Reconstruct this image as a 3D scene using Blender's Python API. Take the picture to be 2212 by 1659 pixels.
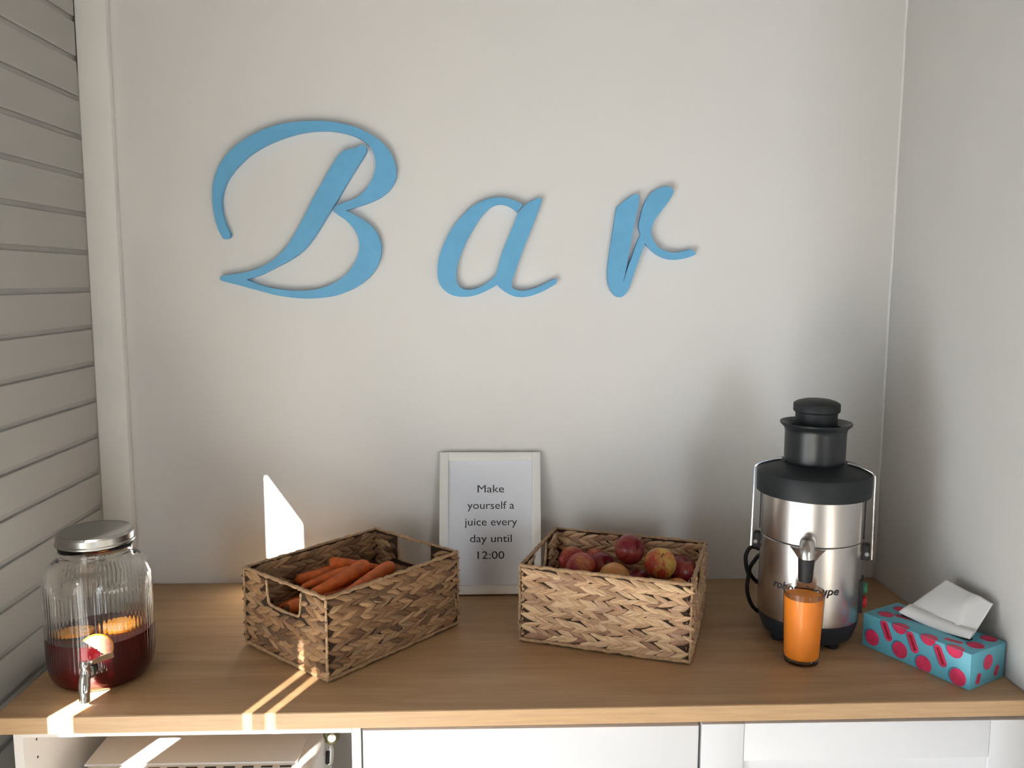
import bpy, bmesh, math, random
from mathutils import Vector, Matrix, Euler

# ------------------------------------------------------------------ scene, camera, light
SC = bpy.context.scene
for o in list(bpy.data.objects):
    bpy.data.objects.remove(o, do_unlink=True)
COL = SC.collection
PI = math.pi
CZ = 0.90                                   # height of the worktop

cam_d = bpy.data.cameras.new('camera'); cam = bpy.data.objects.new('camera', cam_d); COL.objects.link(cam)
cam_d.sensor_width = 36.0; cam_d.lens = 1818.75 / 2212 * 36.0
cam_d.clip_start = 0.05
_yaw, _pitch, _roll = 0.03499, 0.12225, 0.00369
_f = Vector((math.sin(_yaw)*math.cos(_pitch), math.cos(_yaw)*math.cos(_pitch), -math.sin(_pitch)))
_r0 = Vector((math.cos(_yaw), -math.sin(_yaw), 0)); _u0 = _r0.cross(_f)
_r = math.cos(_roll)*_r0 + math.sin(_roll)*_u0; _u = -math.sin(_roll)*_r0 + math.cos(_roll)*_u0
m = Matrix.Identity(4)
for i in range(3):
    m[i][0] = _r[i]; m[i][1] = _u[i]; m[i][2] = -_f[i]
m[0][3], m[1][3], m[2][3] = 0.0, -1.91266, CZ + 0.70126
cam.matrix_world = m
SC.camera = cam

SC.view_settings.view_transform = 'Standard'; SC.view_settings.look = 'None'
SC.view_settings.exposure = 0.0; SC.view_settings.gamma = 1.0
SC.view_settings.use_curve_mapping = False

# daylight: pale sky outside, low sun from behind on the left
W = bpy.data.worlds.new('sky'); SC.world = W; W.use_nodes = True
W.node_tree.nodes['Background'].inputs[0].default_value = (0.62, 0.76, 1.0, 1)
W.node_tree.nodes['Background'].inputs[1].default_value = 1.0
EL = math.radians(28.8)
sun_d = bpy.data.lights.new('sun', 'SUN'); sun_d.energy = 94.0; sun_d.angle = math.radians(0.6)
sun_d.color = (1.0, 0.95, 0.865)
sun = bpy.data.objects.new('sun', sun_d); COL.objects.link(sun)
_h = Vector((0.4, 1.0, 0)).normalized() * math.cos(EL)
sun.rotation_euler = Vector((_h.x, _h.y, -math.sin(EL))).to_track_quat('-Z', 'Y').to_euler()
sun.location = (-3, -6, 5)

def area(name, loc, direction, sx, sy, power, color):
    d = bpy.data.lights.new(name, 'AREA'); d.shape = 'RECTANGLE'; d.size = sx; d.size_y = sy
    d.energy = power; d.color = color
    o = bpy.data.objects.new(name, d); COL.objects.link(o); o.location = loc
    o.rotation_euler = Vector(direction).to_track_quat('-Z', 'Z' if abs(direction[2]) < 0.9 else 'Y').to_euler()
    return o
# daylight: sunlit terrace outside the glazed side wall, skylight in that wall's near openings, window at the back
area('sunlit_terrace', (-1.95, -2.55, 0.06), (0, 0, 1), 1.7, 3.2, 45.0, (0.97, 0.985, 1.0))
area('daylight_side', (-1.04, -1.55, 0.60), (1, 0, 0), 1.3, 1.0, 30.0, (0.88, 0.95, 1.0))
area('daylight_rear', (1.60, -5.03, 1.20), (0, 1, 0), 0.8, 1.8, 30.0, (0.90, 0.95, 1.0))

# ------------------------------------------------------------------ helpers
def link(name, me, mat=None, parent=None, loc=(0,0,0), rot=(0,0,0)):
    o = bpy.data.objects.new(name, me); COL.objects.link(o)
    if mat is not None and me is not None:
        me.materials.append(mat)
    o.location = loc; o.rotation_euler = rot
    if parent is not None: o.parent = parent
    return o

def tag(o, label=None, cat=None, group=None, kind=None):
    if label: o['label'] = label
    if cat: o['category'] = cat
    if group: o['group'] = group
    if kind: o['kind'] = kind
    return o

def thing(name, label, cat, loc=(0,0,0), rz=0.0, group=None):
    o = bpy.data.objects.new(name, None); COL.objects.link(o); o.empty_display_size = 0.05
    o.location = loc; o.rotation_euler = (0, 0, rz)
    return tag(o, label, cat, group)

def fin(bm, name, mat, parent=None, smooth=False, loc=(0,0,0), rot=(0,0,0), recalc=True, angle=None):
    if recalc: bmesh.ops.recalc_face_normals(bm, faces=bm.faces)
    me = bpy.data.meshes.new(name); bm.to_mesh(me); bm.free()
    if smooth:
        for f in me.polygons: f.use_smooth = True
        if angle:
            try: me.set_sharp_from_angle(angle=math.radians(angle))
            except Exception: pass
    return link(name, me, mat, parent, loc, rot)

def bx(bm, lo, hi, bev=0.0, seg=2):
    g = bmesh.ops.create_cube(bm, size=1.0)['verts']
    for v in g:
        v.co = Vector(((lo[i]+hi[i])/2 + v.co[i]*(hi[i]-lo[i]) for i in range(3)))
    if bev > 0:
        es = set()
        for v in g: es.update(v.link_edges)
        bmesh.ops.bevel(bm, geom=list(es), offset=bev, segments=seg, affect='EDGES', profile=0.5)

def box(name, lo, hi, mat, parent=None, bev=0.0, seg=2):
    bm = bmesh.new(); bx(bm, lo, hi, bev, seg)
    return fin(bm, name, mat, parent, smooth=bev > 0, angle=35)

def lathe_bm(bm, prof, seg=64, cap=True, mod=None, cx=0.0, cy=0.0):
    rings = []
    for (r, z) in prof:
        if r < 1e-6:
            rings.append([bm.verts.new((cx, cy, z))])
        else:
            ring = []
            for k in range(seg):
                a = 2*PI*k/seg
                rr = r + (mod(a, r, z) if mod else 0.0)
                ring.append(bm.verts.new((cx+rr*math.cos(a), cy+rr*math.sin(a), z)))
            rings.append(ring)
    for A, B in zip(rings, rings[1:]):
        if len(A) == 1 and len(B) == 1: continue
        for k in range(seg):
            k2 = (k+1) % seg
            if len(A) == 1: bm.faces.new((A[0], B[k], B[k2]))
            elif len(B) == 1: bm.faces.new((A[k], A[k2], B[0]))
            else: bm.faces.new((A[k], A[k2], B[k2], B[k]))
    return rings

def lathe(name, prof, mat, parent=None, seg=64, smooth=True, angle=40, loc=(0,0,0), rot=(0,0,0), mod=None):
    bm = bmesh.new(); lathe_bm(bm, prof, seg, mod=mod)
    return fin(bm, name, mat, parent, smooth, loc, rot, angle=angle)

def tube_bm(bm, pts, rad, seg=10, closed=False, cap=True):
    pts = [Vector(q) for q in pts]; n = len(pts)
    if not hasattr(rad, '__len__'): rad = [rad]*n
    rings = []; prev = None
    for i in range(n):
        if closed: t = (pts[(i+1) % n]-pts[i-1]).normalized()
        else: t = (pts[min(i+1, n-1)]-pts[max(i-1, 0)]).normalized()
        if prev is None:
            up = Vector((0,0,1)) if abs(t.z) < 0.9 else Vector((1,0,0))
            a = t.cross(up).normalized()
        else:
            a = (prev - t*prev.dot(t)).normalized()
        prev = a; b = t.cross(a)
        rings.append([bm.verts.new(pts[i] + rad[i]*(math.cos(2*PI*k/seg)*a + math.sin(2*PI*k/seg)*b)) for k in range(seg)])
    pairs = list(zip(rings, rings[1:])) + ([(rings[-1], rings[0])] if closed else [])
    for A, B in pairs:
        for k in range(seg):
            bm.faces.new((A[k], A[(k+1) % seg], B[(k+1) % seg], B[k]))
    if cap and not closed:
        bm.faces.new(rings[0]); bm.faces.new(rings[-1][::-1])

def tube(name, pts, rad, mat, parent=None, seg=10, closed=False):
    bm = bmesh.new(); tube_bm(bm, pts, rad, seg, closed)
    return fin(bm, name, mat, parent, True, angle=50)

def crom(pts, sub=6, closed=False):
    P = [Vector(q) for q in pts]; n = len(P); out = []
    rng = range(n) if closed else range(n-1)
    for i in rng:
        p0 = P[(i-1) % n] if (closed or i > 0) else P[0]
        p1 = P[i]; p2 = P[(i+1) % n]
        p3 = P[(i+2) % n] if (closed or i+2 < n) else P[-1]
        for s in range(sub):
            t = s/sub
            out.append(0.5*((2*p1) + (p2-p0)*t + (2*p0-5*p1+4*p2-p3)*t*t + (3*p1-p0-3*p2+p3)*t**3))
    if not closed: out.append(P[-1])
    return out

def outline(pts, sub=5):
    """closed smooth outline; points with a third value are sharp corners"""
    n = len(pts); P = [Vector((q[0], q[1])) for q in pts]; sh = [len(q) > 2 for q in pts]; out = []
    for i in range(n):
        j = (i+1) % n
        p1, p2 = P[i], P[j]
        p0 = p1-(p2-p1)*0.5 if sh[i] else P[i-1]
        p3 = p2+(p2-p1)*0.5 if sh[j] else P[(j+1) % n]
        for s in range(sub):
            t = s/sub
            out.append(0.5*((2*p1) + (p2-p0)*t + (2*p0-5*p1+4*p2-p3)*t*t + (3*p1-p0-3*p2+p3)*t**3))
    return out

def ellipsoid_bm(bm, c, r, u=10, v=6):
    g = bmesh.ops.create_uvsphere(bm, u_segments=u, v_segments=v, radius=1.0)['verts']
    for q in g: q.co = Vector((c[0]+q.co.x*r[0], c[1]+q.co.y*r[1], c[2]+q.co.z*r[2]))

def text_mesh(body, size, ext=0.0002, align='CENTER', shear=0.0, offset=0.0, spacing=1.0, linespace=1.0):
    c = bpy.data.curves.new('lettering', 'FONT'); c.body = body; c.size = size; c.extrude = ext
    c.align_x = align; c.shear = shear; c.offset = offset; c.space_character = spacing; c.space_line = linespace
    c.resolution_u = 3
    o = bpy.data.objects.new('lettering', c); COL.objects.link(o)
    dg = bpy.context.evaluated_depsgraph_get(); dg.update()
    me = bpy.data.meshes.new_from_object(o.evaluated_get(dg))
    bpy.data.objects.remove(o, do_unlink=True); bpy.data.curves.remove(c)
    me.name = 'lettering'; me.materials.clear()
    return me

# ------------------------------------------------------------------ materials
def base_mat(name):
    mt = bpy.data.materials.new(name); mt.use_nodes = True
    return mt, mt.node_tree.nodes, mt.node_tree.links, mt.node_tree.nodes['Principled BSDF']

def pm(name, col, rough=0.5, metal=0.0, var=0.0, vscale=8.0, bump=0.0, bscale=60.0, spec=None, trans=0.0, ior=None,
       coat=0.0, sss=0.0, stretch=(1,1,1), aniso=0.0):
    mt, N, L, b = base_mat(name)
    b.inputs['Base Color'].default_value = (*col, 1); b.inputs['Roughness'].default_value = rough
    b.inputs['Metallic'].default_value = metal
    if spec is not None: b.inputs['Specular IOR Level'].default_value = spec
    if trans: b.inputs['Transmission Weight'].default_value = trans
    if ior: b.inputs['IOR'].default_value = ior
    if coat: b.inputs['Coat Weight'].default_value = coat; b.inputs['Coat Roughness'].default_value = 0.08
    if sss:
        b.inputs['Subsurface Weight'].default_value = sss; b.inputs['Subsurface Radius'].default_value = (0.02, 0.008, 0.004)
        b.inputs['Subsurface Scale'].default_value = 0.5
    if aniso: b.inputs['Anisotropic'].default_value = aniso
    tc = N.new('ShaderNodeTexCoord'); mp = N.new('ShaderNodeMapping'); mp.inputs['Scale'].default_value = stretch
    L.new(tc.outputs['Object'], mp.inputs['Vector'])
    if var > 0:
        no = N.new('ShaderNodeTexNoise'); no.inputs['Scale'].default_value = vscale; no.inputs['Detail'].default_value = 4
        L.new(mp.outputs[0], no.inputs['Vector'])
        rp = N.new('ShaderNodeValToRGB')
        rp.color_ramp.elements[0].position = 0.3; rp.color_ramp.elements[1].position = 0.7
        rp.color_ramp.elements[0].color = (*[c*(1-var) for c in col], 1)
        rp.color_ramp.elements[1].color = (*[min(1, c*(1+var)) for c in col], 1)
        L.new(no.outputs['Fac'], rp.inputs['Fac']); L.new(rp.outputs['Color'], b.inputs['Base Color'])
    if bump > 0:
        n2 = N.new('ShaderNodeTexNoise'); n2.inputs['Scale'].default_value = bscale; n2.inputs['Detail'].default_value = 3
        L.new(mp.outputs[0], n2.inputs['Vector'])
        bp = N.new('ShaderNodeBump'); bp.inputs['Strength'].default_value = bump; bp.inputs['Distance'].default_value = 0.002
        L.new(n2.outputs['Fac'], bp.inputs['Height']); L.new(bp.outputs['Normal'], b.inputs['Normal'])
    return mt

def wood_mat(name):
    mt, N, L, b = base_mat(name)
    b.inputs['Roughness'].default_value = 0.42; b.inputs['Specular IOR Level'].default_value = 0.4
    tc = N.new('ShaderNodeTexCoord')
    def noise(sc, stretch, detail=5, dist=0.0):
        mp = N.new('ShaderNodeMapping'); mp.inputs['Scale'].default_value = stretch
        L.new(tc.outputs['Object'], mp.inputs['Vector'])
        no = N.new('ShaderNodeTexNoise'); no.inputs['Scale'].default_value = sc; no.inputs['Detail'].default_value = detail
        no.inputs['Distortion'].default_value = dist
        L.new(mp.outputs[0], no.inputs['Vector']); return no
    n1 = noise(3.0, (0.9, 9, 9), 6, 0.6); n2 = noise(14.0, (0.5, 16, 16), 4); n3 = noise(2.0, (1.2, 2.5, 2.5), 2)
    rp = N.new('ShaderNodeValToRGB'); e = rp.color_ramp.elements
    e[0].position = 0.30; e[0].color = (0.40, 0.245, 0.125, 1); e[1].position = 0.72; e[1].color = (0.52, 0.335, 0.18, 1)
    q = e.new(0.5); q.color = (0.47, 0.29, 0.15, 1)
    L.new(n1.outputs['Fac'], rp.inputs['Fac'])
    mx = N.new('ShaderNodeMixRGB'); mx.blend_type = 'MULTIPLY'; mx.inputs['Fac'].default_value = 0.30
    r2 = N.new('ShaderNodeValToRGB'); r2.color_ramp.elements[0].position = 0.35; r2.color_ramp.elements[1].position = 0.6
    r2.color_ramp.elements[0].color = (0.7, 0.66, 0.6, 1)
    L.new(n2.outputs['Fac'], r2.inputs['Fac']); L.new(rp.outputs[0], mx.inputs['Color1']); L.new(r2.outputs[0], mx.inputs['Color2'])
    m2 = N.new('ShaderNodeMixRGB'); m2.blend_type = 'MULTIPLY'; m2.inputs['Fac'].default_value = 0.25
    r3 = N.new('ShaderNodeValToRGB'); r3.color_ramp.elements[0].position = 0.4; r3.color_ramp.elements[1].position = 0.62
    r3.color_ramp.elements[0].color = (0.72, 0.68, 0.62, 1)
    L.new(n3.outputs['Fac'], r3.inputs['Fac']); L.new(mx.outputs[0], m2.inputs['Color1']); L.new(r3.outputs[0], m2.inputs['Color2'])
    L.new(m2.outputs[0], b.inputs['Base Color'])
    bp = N.new('ShaderNodeBump'); bp.inputs['Strength'].default_value = 0.08; bp.inputs['Distance'].default_value = 0.001
    L.new(n2.outputs['Fac'], bp.inputs['Height']); L.new(bp.outputs['Normal'], b.inputs['Normal'])
    return mt

def clear_glass(name, tint=(1,1,1), rough=0.02, boost=1.0):
    """thin clear glass: see-through with Fresnel reflection"""
    mt, N, L, b = base_mat(name); N.remove(b)
    out = N['Material Output']
    tr = N.new('ShaderNodeBsdfTransparent'); tr.inputs['Color'].default_value = (*tint, 1)
    gl = N.new('ShaderNodeBsdfGlossy'); gl.inputs['Roughness'].default_value = rough
    fr = N.new('ShaderNodeLayerWeight'); fr.inputs['Blend'].default_value = 0.25
    mu = N.new('ShaderNodeMath'); mu.operation = 'MULTIPLY'; mu.inputs[1].default_value = boost; mu.use_clamp = True
    mx = N.new('ShaderNodeMixShader')
    L.new(fr.outputs[0], mu.inputs[0]); L.new(mu.outputs[0], mx.inputs['Fac'])
    L.new(tr.outputs[0], mx.inputs[1]); L.new(gl.outputs[0], mx.inputs[2]); L.new(mx.outputs[0], out.inputs['Surface'])
    return mt

def leaf_mat(name, shades):
    """dry plaited leaf: every leaf its own shade, with streaks along its length"""
    mt, N, L, b = base_mat(name)
    b.inputs['Roughness'].default_value = 0.55; b.inputs['Specular IOR Level'].default_value = 0.35
    oi = N.new('ShaderNodeObjectInfo'); ge = N.new('ShaderNodeNewGeometry')
    ad = N.new('ShaderNodeMath'); ad.operation = 'ADD'; fr = N.new('ShaderNodeMath'); fr.operation = 'FRACT'
    L.new(oi.outputs['Random'], ad.inputs[0]); L.new(ge.outputs['Random Per Island'], ad.inputs[1]); L.new(ad.outputs[0], fr.inputs[0])
    rp = N.new('ShaderNodeValToRGB'); e = rp.color_ramp.elements
    e[0].position = 0.0; e[0].color = (*shades[0], 1); e[1].position = 1.0; e[1].color = (*shades[-1], 1)
    for i, s in enumerate(shades[1:-1]):
        q = e.new((i+1)/(len(shades)-1)); q.color = (*s, 1)
    L.new(fr.outputs[0], rp.inputs['Fac'])
    tc = N.new('ShaderNodeTexCoord'); mp = N.new('ShaderNodeMapping'); mp.inputs['Scale'].default_value = (1.6, 9.0, 1)
    L.new(tc.outputs['UV'], mp.inputs['Vector'])
    cb = N.new('ShaderNodeCombineXYZ'); ml = N.new('ShaderNodeMath'); ml.operation = 'MULTIPLY'; ml.inputs[1].default_value = 37.0
    L.new(fr.outputs[0], ml.inputs[0]); L.new(ml.outputs[0], cb.inputs['X']); L.new(ml.outputs[0], cb.inputs['Z'])
    L.new(cb.outputs[0], mp.inputs['Location'])
    no = N.new('ShaderNodeTexNoise'); no.inputs['Scale'].default_value = 1.0; no.inputs['Detail'].default_value = 5; no.inputs['Roughness'].default_value = 0.65
    L.new(mp.outputs[0], no.inputs['Vector'])
    r2 = N.new('ShaderNodeValToRGB'); r2.color_ramp.elements[0].position = 0.33; r2.color_ramp.elements[0].color = (0.34, 0.22, 0.17, 1)
    r2.color_ramp.elements[1].position = 0.54
    L.new(no.outputs['Fac'], r2.inputs['Fac'])
    mx = N.new('ShaderNodeMixRGB'); mx.blend_type = 'MULTIPLY'; mx.inputs['Fac'].default_value = 0.85
    L.new(rp.outputs[0], mx.inputs['Color1']); L.new(r2.outputs[0], mx.inputs['Color2']); L.new(mx.outputs[0], b.inputs['Base Color'])
    bp = N.new('ShaderNodeBump'); bp.inputs['Strength'].default_value = 0.5; bp.inputs['Distance'].default_value = 0.0012
    L.new(no.outputs['Fac'], bp.inputs['Height']); L.new(bp.outputs['Normal'], b.inputs['Normal'])
    return mt

def apple_mat(name, red, yellow, lo, hi, seed):
    mt, N, L, b = base_mat(name)
    b.inputs['Roughness'].default_value = 0.32; b.inputs['Specular IOR Level'].default_value = 0.5
    tc = N.new('ShaderNodeTexCoord'); mp = N.new('ShaderNodeMapping'); mp.inputs['Location'].default_value = (seed, seed*1.7, 0)
    L.new(tc.outputs['Object'], mp.inputs['Vector'])
    no = N.new('ShaderNodeTexNoise'); no.inputs['Scale'].default_value = 22; no.inputs['Detail'].default_value = 2
    mp2 = N.new('ShaderNodeMapping'); mp2.inputs['Scale'].default_value = (1, 1, 0.25); L.new(tc.outputs['Object'], mp2.inputs['Vector'])
    n2 = N.new('ShaderNodeTexNoise'); n2.inputs['Scale'].default_value = 160; n2.inputs['Detail'].default_value = 3
    L.new(mp.outputs[0], no.inputs['Vector']); L.new(mp2.outputs[0], n2.inputs['Vector'])
    mxv = N.new('ShaderNodeMixRGB'); mxv.inputs['Fac'].default_value = 0.35
    L.new(no.outputs['Fac'], mxv.inputs['Color1']); L.new(n2.outputs['Fac'], mxv.inputs['Color2'])
    rp = N.new('ShaderNodeValToRGB'); e = rp.color_ramp.elements
    e[0].position = lo; e[0].color = (*red, 1); e[1].position = hi; e[1].color = (*yellow, 1)
    L.new(mxv.outputs[0], rp.inputs['Fac']); L.new(rp.outputs[0], b.inputs['Base Color'])
    return mt

M = {}
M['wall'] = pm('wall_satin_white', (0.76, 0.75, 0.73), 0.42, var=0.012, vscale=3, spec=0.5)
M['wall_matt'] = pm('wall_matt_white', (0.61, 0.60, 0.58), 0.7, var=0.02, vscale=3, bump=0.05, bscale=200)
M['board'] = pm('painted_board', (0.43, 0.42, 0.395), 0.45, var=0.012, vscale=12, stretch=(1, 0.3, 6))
M['trim'] = pm('painted_trim', (0.88, 0.875, 0.84), 0.45, var=0.02, vscale=10)
M['ceiling'] = pm('ceiling_timber', (0.20, 0.17, 0.145), 0.8)
M['wall_dim'] = pm('wall_rear_grey', (0.22, 0.215, 0.21), 0.8)
M['floor'] = pm('floor_beige', (0.57, 0.53, 0.48), 0.5, var=0.08, vscale=5)
M['oak'] = wood_mat('oak_laminate')
M['oak_lit'] = pm('oak_front_lit', (0.53, 0.345, 0.185), 0.42, var=0.10, vscale=5, stretch=(2, 8, 40))  # lighter oak: light on the front edge put into the colour
M['cab'] = pm('cabinet_white', (0.80, 0.81, 0.83), 0.35, var=0.01, vscale=4)
M['cab_edge'] = pm('cabinet_edge_white', (0.83, 0.81, 0.78), 0.4)
M['blue'] = pm('letter_blue', (0.135, 0.42, 0.69), 0.5, var=0.04, vscale=40)
M['frame'] = pm('frame_white', (0.90, 0.895, 0.86), 0.35)
M['paper'] = pm('paper_white', (0.93, 0.94, 0.98), 0.8)
M['ink'] = pm('ink_black', (0.02, 0.02, 0.024), 0.6)
M['pane'] = clear_glass('frame_glass', boost=1.0)
M['jar'] = pm('jar_glass', (0.985, 0.99, 0.985), 0.02, trans=1.0, ior=1.45)
M['tumbler'] = clear_glass('tumbler_glass', tint=(0.97, 0.98, 0.97), rough=0.02, boost=0.75)
M['solid_glass'] = pm('solid_glass', (1, 1, 1), 0.03, trans=1.0, ior=1.48)
M['drink'] = pm('red_fruit_tea', (0.085, 0.003, 0.005), 0.06, trans=0.22, ior=1.33)
M['juice'] = pm('carrot_juice', (1.0, 0.31, 0.03), 0.45, var=0.04, vscale=25)
M['orange_flesh'] = pm('orange_flesh', (0.85, 0.36, 0.03), 0.4, var=0.12, vscale=90)
M['orange_peel'] = pm('orange_peel', (0.80, 0.30, 0.015), 0.45, bump=0.2, bscale=300)
M['grapefruit'] = pm('grapefruit_flesh', (0.83, 0.36, 0.25), 0.4, var=0.10, vscale=120)
M['pith'] = pm('citrus_pith', (0.88, 0.70, 0.48), 0.5)
M['lid_metal'] = pm('brushed_lid', (0.34, 0.335, 0.32), 0.28, metal=1.0, var=0.05, vscale=60, stretch=(1, 14, 1))
M['chrome'] = pm('chrome', (0.70, 0.69, 0.67), 0.10, metal=1.0)
M['silicone'] = pm('grey_seal', (0.32, 0.32, 0.31), 0.5)
M['steel'] = pm('brushed_steel', (0.60, 0.57, 0.54), 0.26, metal=1.0, var=0.04, vscale=90, stretch=(1, 1, 30), aniso=0.5)
M['black'] = pm('black_plastic', (0.011, 0.014, 0.016), 0.36)
M['black_matt'] = pm('black_moulding', (0.012, 0.015, 0.017), 0.52, spec=0.35, bump=0.05, bscale=400)
M['navy'] = pm('dark_base_plastic', (0.016, 0.022, 0.030), 0.4)
M['rubber'] = pm('black_rubber', (0.012, 0.012, 0.013), 0.6)
M['red_btn'] = pm('red_button', (0.55, 0.02, 0.03), 0.3); M['green_btn'] = pm('green_button', (0.03, 0.22, 0.10), 0.3)
M['shade_core'] = pm('basket_gap_shade', (0.045, 0.022, 0.010), 0.9)  # shade in the gaps between leaves, put into a dark colour
M['leafA'] = leaf_mat('plaited_leaf', [(0.30, 0.165, 0.085), (0.42, 0.25, 0.125), (0.52, 0.335, 0.175), (0.33, 0.18, 0.088), (0.15, 0.08, 0.045), (0.47, 0.285, 0.14), (0.24, 0.135, 0.072), (0.40, 0.26, 0.145)])
M['leafB'] = leaf_mat('plaited_leaf_pale', [(0.52, 0.32, 0.18), (0.78, 0.56, 0.33), (0.68, 0.44, 0.26), (0.80, 0.58, 0.35), (0.48, 0.30, 0.20), (0.74, 0.49, 0.28), (0.34, 0.19, 0.115), (0.78, 0.54, 0.31)])
M['rim'] = pm('rim_cord', (0.40, 0.25, 0.13), 0.6, var=0.25, vscale=120, bump=0.4, bscale=300)
M['carrot'] = pm('carrot_skin', (0.66, 0.135, 0.022), 0.48, var=0.22, vscale=60, bump=0.25, bscale=160)
M['carrot_end'] = pm('carrot_crown', (0.22, 0.11, 0.035), 0.7)
M['stem'] = pm('apple_stem', (0.10, 0.07, 0.03), 0.7)
M['tissue'] = pm('tissue_paper', (0.93, 0.93, 0.92), 0.9, bump=0.1, bscale=500)
M['carton'] = pm('cyan_carton', (0.13, 0.46, 0.58), 0.38, var=0.03, vscale=30)
M['mac'] = pm('print_pink', (0.68, 0.04, 0.12), 0.38, var=0.22, vscale=45)
M['mac_dark'] = pm('print_crimson', (0.36, 0.008, 0.03), 0.38, var=0.3, vscale=250)
M['mac_rim'] = pm('print_light_pink', (0.72, 0.09, 0.17), 0.38)
M['mac_shadow'] = pm('print_teal', (0.045, 0.25, 0.37), 0.38)
M['slot'] = pm('carton_slot', (0.02, 0.05, 0.06), 0.8)
M['rad'] = pm('radiator_enamel', (0.76, 0.74, 0.71), 0.38)
M['olive'] = pm('aged_brass', (0.10, 0.09, 0.04), 0.35, metal=0.6)
M['knob'] = pm('valve_cap', (0.62, 0.52, 0.47), 0.5)
M['hole'] = pm('drill_hole', (0.05, 0.045, 0.04), 0.9)

# ------------------------------------------------------------------ the room
XL, XR, YR, ZC = -0.862, 0.936, -5.00, 2.90
XF = 3.20
def st(o, label=None): return tag(o, label, None, None, 'structure')
st(box('floor', (-1.2, YR-0.1, -0.08), (XF+0.12, 0.1, 0.0), M['floor']), 'beige floor under the cabinets')
st(box('ceiling', (-1.2, YR-0.1, ZC), (XF+0.12, 0.1, ZC+0.08), M['ceiling']), 'timber ceiling')
st(box('wall_back', (XL-0.12, 0.0, 0.0), (XR+0.12, 0.1, ZC), M['wall']), 'smooth white back wall carrying the blue letters')
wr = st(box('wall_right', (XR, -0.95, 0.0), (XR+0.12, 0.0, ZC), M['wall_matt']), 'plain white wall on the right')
box('return_wall', (XR+0.12, -0.95, 0.0), (XF+0.12, -0.85, ZC), M['wall_dim'], wr)
box('far_wall', (XF, YR, 0.0), (XF+0.12, -0.95, ZC), M['wall_dim'], wr)
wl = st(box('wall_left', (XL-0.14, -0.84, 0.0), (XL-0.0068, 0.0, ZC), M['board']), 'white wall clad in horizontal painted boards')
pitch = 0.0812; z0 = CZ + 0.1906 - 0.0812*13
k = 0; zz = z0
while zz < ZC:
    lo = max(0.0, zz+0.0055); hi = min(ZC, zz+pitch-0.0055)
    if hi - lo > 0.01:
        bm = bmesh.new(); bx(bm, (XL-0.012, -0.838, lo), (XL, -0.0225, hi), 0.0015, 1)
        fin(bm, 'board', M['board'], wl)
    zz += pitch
# unseen glazed side: baffle posts added to cut the sun into strips, transom, sill
window = st(thing('window_1', 'unseen glazed side wall with white baffle posts added to cut the sunlight', None), None)
if 'category' in window: del window['category']
d_in, d_out = XL, XL-0.12
ZT, ZB = CZ+0.82, 0.10
def sun_baffle(y0, y1, za, zb, x0=d_out, x1=d_in):
    if zb > 1.7: zb = ZT+0.35
    if zb > 1.7 and x1 == d_in: x1 = d_in-0.001
    box('sun_baffle', (x0, y0, za), (x1, y1, zb), M['trim'], window)
box('transom', (d_in-0.02, -1.42, ZT), (d_in, -0.84, ZC), M['wall_matt'], window)
box('transom', (d_in-0.02, YR, ZT+0.06), (d_in, -1.42, ZC), M['wall_matt'], window)
box('sill_wall', (d_out, YR, 0.0), (d_in, -0.84, ZB), M['wall_matt'], window)
sun_baffle(-0.912, -0.84, 1.00, ZT)
sun_baffle(-1.010, -0.912, 1.00, 1.50, d_in-0.02)
sun_baffle(-1.100, -0.84, ZB, 1.00, d_in-0.02)
sun_baffle(-1.420, -1.396, ZB, ZT)
sun_baffle(-1.7985, -1.7120, ZB, ZT)
sun_baffle(-1.8915, -1.8060, ZB, ZT, d_in-0.002)
sun_baffle(-1.960, -1.8990, ZB, ZT, d_in-0.002)
sun_baffle(-2.44, -2.20, ZB, ZT)
sun_baffle(-3.30, -3.26, ZB, 1.08)
box('sun_stop_board', (d_in-0.02, YR, 1.08), (d_in, -2.44, ZT), M['trim'], window)  # unseen board added to keep direct sun off the cabinets
sun_baffle(YR, -4.12, ZB, ZT)
wq = st(box('wall_rear', (-1.2, YR-0.1, 0.0), (1.18, YR, ZC), M['wall_dim']), 'grey wall behind the photographer')
for lo, hi in (((2.02, YR-0.1, 0), (XF+0.12, YR, ZC)), ((1.18, YR-0.1, 0), (2.02, YR, 0.28)), ((1.18, YR-0.1, 2.12), (2.02, YR, ZC))):
    box('wall_section', lo, hi, M['wall_dim'], wq)
st(box('trim_1', (XL+0.0005, -0.022, 0.0), (-0.7965, -0.0005, ZC), M['trim'], bev=0.002), 'white vertical corner batten beside the boarded wall')
bm = bmesh.new(); random.seed(4)
tube_bm(bm, [(XR-0.0018+random.uniform(-.0006,.0006), -0.0018, z*0.05+CZ) for z in range(0, 33)], 0.0032, 6)
st(fin(bm, 'trim_2', M['trim'], smooth=True), 'thin white caulk line in the right corner')

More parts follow.
